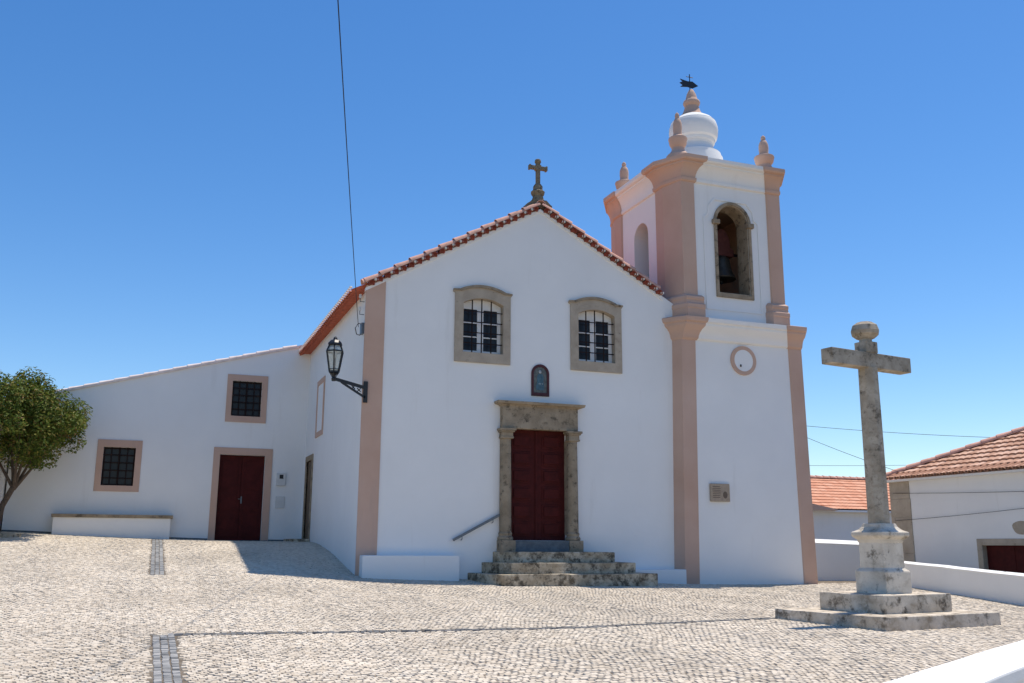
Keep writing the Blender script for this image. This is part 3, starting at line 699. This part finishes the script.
for r0, z0, t_ in ((RB[0], RB[1], .035), (RM[0], RM[1], .035), (RT[0], RT[1], .03), (.14, 5.06, .014)):
    h = hexr(r0, z0)
    for i in range(6): b.bar(h[i], h[(i+1) % 6], .022, t_)
b.build('lantern_frame', IRON, lamp)
MB().rings([hexr(.165, 5.645), hexr(.19, 5.665), hexr(.185, 5.70), hexr(.12, 5.77), hexr(.06, 5.80), hexr(.05, 5.84), hexr(.02, 5.87)]).build('lantern_cap', IRON, lamp)
MB().rings([hexr(RB[0]-.006, RB[1]+.005), hexr(RM[0]-.006, RM[1]), hexr(RT[0]-.006, RT[1]-.01)], cap=False).build('lantern_glass', LGLASS, lamp)
MB().lathe([(.02, 5.66), (.03, 5.60), (.055, 5.46), (.05, 5.38), (.0, 5.34)], lc, 10).build('bulb', BOXW, lamp, smooth=True)

# cable to the corner of the nave
def sag(a, b, s_, n=24):
    a, b = Vector(a), Vector(b); return [a.lerp(b, i/n)-Vector((0, 0, s_*4*(i/n)*(1-i/n))) for i in range(n+1)]
oc1 = MB().tube(sag((-4.78, .30, 6.25), (-10.5, -24.3, 9.2), .25, 40), .0075, 6).build('overhead_cable', CABLE)
tag(oc1, 'thin black cable climbing out of the picture from the chapel corner', 'cable')
br = thing('cable_bracket', 'small iron insulator bracket holding the black cable at the chapel corner', 'bracket', (-4.7, .25, 6.2))
for z in (6.55, 6.88): MB().tube([(-4.66, .2, z), (-4.78, .2, z), (-4.78, .2, z+.1)], .011, 6).build('iron_hook', IRONGREY, br)
MB().box(-4.74, -4.66, .1, .3, 6.05, 6.32).build('wall_clamp', IRONGREY, br)
MB().tube([(-4.70, .2, 6.3), (-4.80, .22, 6.32), (-4.87, .24, 6.2), (-4.83, .25, 6.05), (-4.76, .22, 6.02), (-4.70, .2, 6.1)], .012, 6).build('cable_loop', CABLE, br)
for z in (6.66, 6.99): MB().lathe([(.03, 0), (.042, .03), (.03, .06), (.036, .09), (.01, .11)], (-4.78, .2, z-.02), 10).build('insulator', BOXW, br, smooth=True)

# ------------------------------------------------------------------ annex
COPE = simple('limewashed_tile', (.78, .66, .60), .9, .15, .14, 5)
annex = thing('annex_building', 'low white lean-to annex with sloping roofline and pink door and window surrounds', 'building', (-9, 12, 1))
AR = lambda x: 7.36+.278*(x+4.95)
AL = -13.25
UW = (-7.26, -5.99, 4.74, 6.28); UWI = (-7.09, -6.17, 4.94, 6.08)
DWf = (-7.53, -5.71, .9, 3.92); DWI = (-7.33, -5.93, .9, 3.70)
LW = (-10.91, -9.64, 2.46, 4.02); LWI = (-10.73, -9.82, 2.64, 3.80)
MB().plate([(AL, 0), (XL, 0), (XL, AR(XL)), (AL, AR(AL))], [rect(*UWI), rect(*DWI), rect(*LWI)], 0, .5, XZ(NW)).build('front_wall', WHITE, annex)
MB().box(AL, AL+.4, NW+.5, 17, 0, AR(AL)-.02).box(AL, XL, 17, 17.4, 0, AR(AL)).build('rear_wall', WHITE, annex)
MB().box(-12.5, -5, NW+1.4, NW+1.5, .5, 5).build('interior_shade_sheet', DARKIN, annex)  # near-black sheet colours in the shade of the annex rooms
ar_ = MB().add([(AL-.1, NW-.05, AR(AL)-.02), (XL, NW-.05, AR(XL)-.02), (XL, 17.5, AR(XL)-.02), (AL-.1, 17.5, AR(AL)-.02), (AL-.1, NW-.05, AR(AL)+.05), (XL, NW-.05, AR(XL)+.05), (XL, 17.5, AR(XL)+.05), (AL-.1, 17.5, AR(AL)+.05)],
      [(3, 2, 1, 0), (4, 5, 6, 7), (0, 1, 5, 4), (1, 2, 6, 5), (2, 3, 7, 6), (3, 0, 4, 7)]).build('roof', COPE, annex)
vt = MB(); x = XL-.45
while x > AL: half_tile(vt, (x-.44, NW+.03, AR(x-.44)+.045), (x, NW+.03, AR(x)+.03), .085, .07); x -= .42
vt.build('verge_tiles', COPE, ar_, smooth=True)
def casement(outer, inner, nx, nz):
    f = MB().plate(rect(*outer), [rect(*inner)], -.03, .0, XZ(NW-.001)).build('window', PINK, annex, bevel=.006)
    x0, x1, z0, z1 = inner
    MB().box(x0, x1, NW+.14, NW+.146, z0, z1).build('glazing', GLASSD, f)
    s_ = MB().plate(rect(x0, x1, z0, z1), [rect(x0+.05, (x0+x1)/2-.025, z0+.05, z1-.05), rect((x0+x1)/2+.025, x1-.05, z0+.05, z1-.05)], .10, .13, XZ(NW)).build('sash', BARS, f)
    g = MB()
    for i in range(1, nx): xx = x0+(x1-x0)*i/nx; g.tube([(xx, NW+.03, z0-.01), (xx, NW+.03, z1+.01)], .016, 6)
    for i in range(1, nz): zz_ = z0+(z1-z0)*i/nz; g.tube([(x0-.01, NW+.03, zz_), (x1+.01, NW+.03, zz_)], .016, 6)
    g.build('grille', BARS, f, smooth=True)
casement(UW, UWI, 4, 5); casement(LW, LWI, 4, 5)
f = MB().plate([(DWf[0], .8), (DWf[1], .8), (DWf[1], DWf[3]), (DWf[0], DWf[3])], [rect(DWI[0], DWI[1], .805, DWI[3])], -.03, .0, XZ(NW-.001)).build('door_surround', PINK, annex, bevel=.006)
d = MB().box(DWI[0]-.02, DWI[1]+.02, NW+.20, NW+.26, .9, DWI[3]+.02)
dm_ = (DWI[0]+DWI[1])/2
door = d.build('door', REDDOOR, annex)
for x0, x1 in ((DWI[0]+.01, dm_-.006), (dm_+.006, DWI[1]-.01)):
    lf = MB().box(x0, x1, NW+.165, NW+.20, 1.03, DWI[3]-.01)
    for z0, z1 in ((1.15, 1.85), (1.98, 2.5), (2.63, 3.55)): lf.box(x0+.1, x1-.1, NW+.152, NW+.165, z0, z1)
    lf.build('door_leaf', REDDOOR, door, bevel=.006)
MB().box(dm_+.02, dm_+.06, NW+.13, NW+.165, 2.18, 2.40).tube([(dm_+.04, NW+.12, 2.32), (dm_-.06, NW+.11, 2.32)], .012, 6).build('handle', IRONGREY, door)
MB().box(DWf[0]+.02, DWf[1]-.02, NW-.22, NW-.002, .8, 1.035).build('doorstep', SLATE, annex, bevel=.01)
ds = MB().box(-5.25, XL-.02, 6.9, 8.5, .8, 1.09).build('doorstep', STEPST, None, bevel=.015); tag(ds, 'low stone doorstep at the side door in the inner corner', 'doorstep')
m1 = thing('utility_box', 'pale wall box with a small dark display beside the annex door, upper of two', 'utility box', (-5.4, NW, 2.76))
MB().box(-5.55, -5.27, NW-.06, NW, 2.76, 3.16).build('box_body', BOXW, m1, bevel=.006); MB().box(-5.46, -5.34, NW-.066, NW-.06, 2.98, 3.11).build('display', GLASSD, m1)
m2 = MB().box(-5.55, -5.26, NW-.03, NW, 2.05, 2.42).build('utility_box', BOXW, None, bevel=.006); tag(m2, 'plain pale cover plate on the annex wall below the box with a display', 'utility box')
kb = MB()
def base_run(pts, off=.035):
    rr = []
    n_ = max(2, int((Vector(pts[1])-Vector(pts[0])).length/.5)); a_, b_ = Vector(pts[0]), Vector(pts[1])
    for i in range(n_+1):
        p_ = a_.lerp(b_, i/n_); g = g1(p_.x, p_.y-.05); rr.append([(p_.x, p_.y, g-.1), (p_.x, p_.y-off, g-.1), (p_.x, p_.y-off, g+.045+random.uniform(-.006, .006)), (p_.x, p_.y, g+.05)])
    return MB().rings(rr)
base_run([(AL, NW), (DWf[0]-.01, NW)]).build('base_strip', SLATE, annex); base_run([(DWf[1]+.01, NW), (XL-.03, NW)]).build('base_strip', SLATE, annex)  # low dark strip along the wall foot, following the ground
bn = thing('wall_bench', 'long white masonry bench with stone slab top under the annex window', 'bench', (-10.3, NW-.25, 1.1))
MB().box(-11.9, -8.66, NW-.40, NW, .8, 1.67).build('bench_base', WHITE, bn, bevel=.015)
MB().box(-11.95, -8.60, NW-.46, NW, 1.67, 1.765).build('bench_top', STONE, bn, bevel=.012)
gw = thing('outbuilding', 'sunlit white wall of a low flat building behind the tree at the left edge', 'building', (-17, 9, .6))
MB().box(-21, -13.3, 5.0, 13, -.2, 3.95).build('wall', WHITE, gw, bevel=.02); MB().box(-21.1, -13.22, 4.92, 13.1, 3.95, 4.05).build('coping', COPE, gw, bevel=.015)

# ------------------------------------------------------------------ stone cross
RZ = R(9); cr = thing('stone_cross', 'tall grey lichen covered stone cross on a stepped base in the cobbled square', 'cross', (2.46, -9.35, -.31), RZ)
z0 = .31                                             # local z of world zero
def lslab(hx, hy, a, b, name, uneven=.01):
    pts = []
    for (x0, y0), (x1, y1) in (((-hx, -hy), (hx, -hy)), ((hx, -hy), (hx, hy)), ((hx, hy), (-hx, hy)), ((-hx, hy), (-hx, -hy))):
        for i in range(6): t = i/6; pts.append((x0+(x1-x0)*t+random.uniform(-uneven, uneven), y0+(y1-y0)*t+random.uniform(-uneven, uneven)))
    return MB().rings([[(x, y, a+z0) for x, y in pts], [(x*1.006, y*1.006, (a+b)/2+z0) for x, y in pts], [(x, y, b+z0+random.uniform(-.008, .006)) for x, y in pts]]).build(name, BASEST, cr, bevel=.015, local=True)
lslab(1.40, 1.15, -.55, -.10, 'base_step'); lslab(.83, .67, -.12, .19, 'base_step')
sq = lambda h, z: [(-h, -h, z+z0), (h, -h, z+z0), (h, h, z+z0), (-h, h, z+z0)]
ped = MB().rings([sq(.315, .17), sq(.315, .53), sq(.308, .55), sq(.255, .60), sq(.25, 1.02), sq(.262, 1.035), sq(.27, 1.07), sq(.325, 1.12), sq(.335, 1.14), sq(.335, 1.19), sq(.322, 1.20), sq(.255, 1.235), sq(.21, 1.285), sq(.19, 1.34)]).build('pedestal', CROSSST, cr, bevel=.01, local=True)
oct_ = lambda r_, z, k=.41: [(r_*a, r_*b, z+z0) for a, b in ((-1, -k), (-k, -1), (k, -1), (1, -k), (1, k), (k, 1), (-k, 1), (-1, k))]
MB().rings([oct_(.172, 1.32), oct_(.168, 2.2), oct_(.165, 3.2), oct_(.158, 4.06)]).build('shaft', SHAFTST, cr, local=True, bevel=.006)
MB().box(-1.02, 1.02, -.125, .125, 4.05+z0, 4.325+z0).build('cross_arm', SHAFTST, cr, local=True, bevel=.014)
MB().box(-.145, .145, -.135, .135, 4.325+z0, 4.53+z0).build('cross_head', SHAFTST, cr, local=True, bevel=.014)
MB().lathe([(.12, 4.52+z0), (.115, 4.585+z0), (.16, 4.60+z0), (.245, 4.67+z0), (.258, 4.73+z0), (.225, 4.83+z0), (.13, 4.895+z0), (.04, 4.91+z0)], (0, 0, 0), 8, rot=.3).build('cross_knob', SHAFTST, cr, local=True, bevel=.01)

# ------------------------------------------------------------------ boundary walls
def wallrun(pts, th, ztop, zbot, name, label, coping=.06, fall=.04):
    """pts 2-D polyline; ztop list"""
    q = thing(name, label, 'wall', (pts[0][0], pts[0][1], zbot))
    body, cop = MB(), MB()
    for (a, b), (za, zb) in zip(zip(pts, pts[1:]), zip(ztop, ztop[1:])):
        a, b = Vector(a), Vector(b); t = (b-a).normalized(); n = Vector((-t.y, t.x))
        N2 = max(2, int((b-a).length/.6))
        for mb_, off_, lo, hi in ((body, th/2, None, -coping), (cop, th/2+.015, -coping, 0)):
            rr = []
            for i in range(N2+1):
                p_ = a.lerp(b, i/N2); z_ = za+(zb-za)*i/N2+ (noise.noise(Vector((p_.x*.9, p_.y*.9, 3)))*.012)
                lo_ = zbot if lo is None else z_+lo
                l, r_ = p_+n*off_, p_-n*off_
                if mb_ is cop: rr.append([(l.x, l.y, lo_), (r_.x, r_.y, lo_), (r_.x, r_.y, z_-fall), (p_.x, p_.y, z_), (l.x, l.y, z_-fall)])
                else: rr.append([(l.x, l.y, lo_), (r_.x, r_.y, lo_), (r_.x, r_.y, z_+hi), (l.x, l.y, z_+hi)])
            mb_.rings(rr)
    body.build('wall_body', WHITE, q); cop.build('coping', WHITE, q, bevel=.015)
    return q
wallrun([(8.2, 1.5), (12.2, 1.75)], .35, [1.22, 1.10], -.5, 'boundary_wall', 'white boundary wall between the bell tower and the stone cross', .14, .12)
wallrun([(10.2, -1.0), (8.55, -6.3), (7.0, -11.5)], .35, [.60, .43, .28], -.8, 'boundary_wall', 'low white wall behind the stone cross in front of the house with the red door')
pa_, pb_ = Vector((-5.13, -17.82)), Vector((-2.12, -16.10)); t_ = (pb_-pa_).normalized(); n_ = Vector((t_.y, -t_.x))
w0 = pa_-t_*2.2+n_*.235; w1 = pb_+t_*8+n_*.235
wallrun([tuple(w0), tuple(w1)], .44, [.15, .15], -1.2, 'parapet_wall', 'broad white parapet wall cutting across the near right corner', .10, .008)

# ------------------------------------------------------------------ houses on the right
ho = thing('house', 'old whitewashed house with hipped tile roof, stone quoin and dark red door', 'house', (15, -6, -.3))
HX, HY = 11.3, .04; HE = 2.84
HD = (-4.9, -3.16, -.5, 1.00)
MB().plate([(-13, -.8), (HY, -.8), (HY, HE), (-13, HE)], [rect(HD[0]-.02, HD[1]+.02, HD[2], HD[3]+.02)], 0, .4, YZ(HX)).build('wall', OLDWHITE, ho)
MB().box(HX+.4, 20, HY-.4, HY, -.8, HE).box(19.6, 20, -13, HY-.4, -.8, HE).box(HX+.4, 19.6, -13, -12.6, -.8, HE).build('rear_wall', OLDWHITE, ho)
qn = MB(); z = -.8; i = 0
while z < HE-.1:
    h = .52; ww = .76+random.uniform(-.01, .01); qn.box(HX-.03, HX+.02, HY-ww, HY+.03, z, min(z+h-.002, HE)).box(HX+.02, HX+.5, HY-.01, HY+.03, z, min(z+h-.002, HE)); z += h; i += 1
qn.build('quoin', WINST, ho, bevel=.012)
fr = MB().plate([(HD[0]-.2, -.6), (HD[1]+.17, -.6), (HD[1]+.17, HD[3]+.17), (HD[0]-.2, HD[3]+.17)], [rect(HD[0], HD[1], -.59, HD[3])], -.03, .2, YZ(HX-.001)).build('door_surround', WINST, ho, bevel=.01)
MB().box(HX+.12, HX+.18, HD[0], HD[1], -.6, HD[3]).box(HX+.11, HX+.12, -4.04, -4.02, -.5, HD[3]).build('door', REDDOOR, ho)
o = MB().rings([[(HX-.012, -4.42+.26*math.cos(a)*(1+.1*math.sin(3*a)), 1.44+.18*math.sin(a)*(1+.12*math.cos(2*a))) for a in [2*PI*i/20 for i in range(20)]], [(HX+.01, -4.42+.26*math.cos(a), 1.44+.18*math.sin(a)) for a in [2*PI*i/20 for i in range(20)]]]).build('bare_stone_patch', WINST, ho)
ov = .22; K = .46; hxr, hyb = HX-ov, HY+ov
ins1 = lambda c: (c[1] <= hyb-(c[0]-hxr)+.02) and c[0] < 15.75
sh1 = tile_sheet((hxr, -13.2, HE+.06), (0, 1, 0), (1, 0, K), 62, 15, .218, .36, inside=ins1, amp=.022, step=.045)
ins2 = lambda c: (c[0]-hxr >= hyb-c[1]-.02)
sh2 = tile_sheet((hxr, hyb, HE+.06), (1, 0, 0), (0, -1, K), 42, 15, .218, .36, inside=lambda c: ins2(c) and c[1] > -4.45, amp=.022, step=.045)
roof = tile_obj('roof', [sh1, sh2], TILE_OLD, ho)
hp = MB(); t = .0
while t < 4.6:
    a = Vector((hxr+t, hyb-t, HE+.10+K*t)); t2 = t+.34; b = Vector((hxr+t2, hyb-t2, HE+.09+K*t2)); half_tile(hp, a, b, .125, .10); t += .29
hp.build('hip_tiles', TILE_CAP, roof, smooth=True)
hb = MB().box(hxr+.02, HX+.1, -13, hyb-.02, HE-.02, HE+.04); hb.build('eave_board', OLDWHITE, roof)
ee = MB(); y = -13
while y < hyb-.02: half_tile(ee, (hxr-.03, y, HE+.035), (hxr+.35, y, HE+.2), .09, .085); y += .218
ee.build('eave_tiles', TILE_BROWN, roof, smooth=True)

h2 = thing('house', 'white house with bright orange tile roof beyond the boundary wall beside the tower', 'house', (22, 13, 0))
HY2 = 10.0; E2 = 2.42
MB().box(14.6, 34, HY2+.3, HY2+8, -.5, E2).build('wall', WHITE, h2)
K2 = .50
sh = tile_sheet((16.2, HY2, E2+.05), (1, 0, 0), (0, 1, K2), 85, 11, .218, .31, amp=.008, step=.026, flat=True, su=6)
sh_b = tile_sheet((16.2, HY2+6.1, E2+.05), (1, 0, 0), (0, -1, K2), 85, 11, .218, .31, amp=.008, step=.026, flat=True, su=6)
r2 = tile_obj('roof', [sh, sh_b], TILE_NEW, h2)
hp = MB(); x = 16.2
while x < 34.5: half_tile(hp, (x, HY2+3.02, E2+.06+3.02*K2), (x+.42, HY2+3.02, E2+.05+3.02*K2), .12, .10); x += .38
hp.build('ridge_tiles', TILE_CAP, r2, smooth=True)
MB().box(16.25, 34.7, HY2-.02, HY2+.35, E2-.06, E2+.02).build('eave_board', WHITE, r2)
# small lower gable end at its left
MB().plate([(14.6, 2.41), (17.35, 2.41), (17.35, 2.45), (14.6, 2.92)], [], 0, .6, XZ(HY2-.2)).build('side_gable', PINK, h2)

for nm, pts, lab in (
    ('power_cable', sag((9.3, 2.4, 4.76), (16, -2.6, 4.05), .10), 'uppermost thin cable across the sky right of the tower'),
    ('power_cable', sag((9.3, 2.6, 4.74), (11.35, -.3, 3.12), .06), 'thin cable slanting down from the tower to the tiled house corner'),
    ('power_cable', sag((13.5, 8, 4.0), (24, 8, 4.45), .05), 'lowest level cable over the bright orange roof')):
    tag(MB().tube(pts, .007, 5).build(nm, CABLE), lab, 'cable')
tag(MB().tube(sag((HX-.05, -.1, 2.5), (HX-.05, -8, 2.28), .04), .006, 5).build('wall_cable', CABLE), 'upper cable strung along the white wall of the old house', 'cable')
tag(MB().tube(sag((HX-.06, -.1, 1.70), (HX-.06, -8, 2.18), .06), .006, 5).build('wall_cable', CABLE), 'lower cable rising along the white wall above the red house door', 'cable')

# ------------------------------------------------------------------ tree
TB = Vector((-13.15, 7.0, g1(-13.15, 7.0)))
tree = thing('evergreen_tree', 'small round headed evergreen tree with leaning trunk by the annex wall', 'tree', tuple(TB))
cc = Vector((-12.98, 7.0, 4.24))
tk = MB()
fork = TB+Vector((.30, 0, 1.35))
tk.tube([TB-Vector((0, 0, .1)), TB+Vector((-.02, 0, .3)), TB+Vector((.06, .02, .8)), fork], [.12, .095, .08, .075], 10)
tips = []
for dx, dy, dz in ((.95, .1, 1.2), (.4, -.3, 1.7), (-.3, .2, 1.8), (-.9, -.1, 1.3), (.65, .7, 1.5), (.1, -.8, 1.4)):
    m = fork+Vector((dx*.45, dy*.45, dz*.42+.05)); e_ = fork+Vector((dx, dy, dz)); tips.append(e_)
    tk.tube([fork-Vector((0, 0, .1)), m, e_], [.05, .034, .015], 7)
tk.build('trunk', BARK, tree, smooth=True)
random.seed(11)
lv, lf_ = [], []
clumps = []
for i in range(110):
    th = random.uniform(0, 2*PI); ph = math.acos(random.uniform(-.95, 1)); rr = random.uniform(.68, 1.06)
    d = Vector((math.sin(ph)*math.cos(th), math.sin(ph)*math.sin(th), math.cos(ph)))
    clumps.append((cc+Vector((d.x*1.66*rr, d.y*1.6*rr, d.z*1.22*rr)), random.uniform(.22, .46), d))
for i in range(34):
    d = Vector((random.uniform(-1, 1), random.uniform(-1, 1), random.uniform(-.7, .9))); clumps.append((cc+Vector((d.x*.9, d.y*.9, d.z*.7)), .45, d.normalized()))
nl = 0
for c_, r_, d in clumps:
    for j in range(int(300*(r_/.4)**2)):
        q = Vector((random.gauss(0, 1), random.gauss(0, 1), random.gauss(0, 1))).normalized()*r_*random.uniform(.6, 1.05)
        p_ = c_+q; nrm = (q.normalized()*.55+Vector((0, 0, .55))+Vector((random.uniform(-1, 1), random.uniform(-1, 1), random.uniform(-1, 1)))*.62).normalized()
        t_ = nrm.cross(Vector((random.uniform(-1, 1), random.uniform(-1, 1), random.uniform(-1, 1)))).normalized(); b_ = nrm.cross(t_)
        L = random.uniform(.075, .135); W_ = L*.45
        k = len(lv)
        lv += [p_-t_*L*.5, p_+b_*W_*.5+nrm*.008, p_+t_*L*.5-nrm*.012, p_-b_*W_*.5+nrm*.008]; lf_.append((k, k+1, k+2, k+3))
cro = npmesh('crown', np.array([tuple(v-TB) for v in lv]), np.array(lf_), [LEAF]); cro.parent = tree
rg = MB().lathe([(.62, -.2), (.62, .06), (.52, .07), (.50, .03), (.0, .02)], (TB.x, TB.y, TB.z), 24).build('tree_pit', STEPST, None, bevel=.01); tag(rg, 'low stone ring around the base of the tree trunk', 'planter')
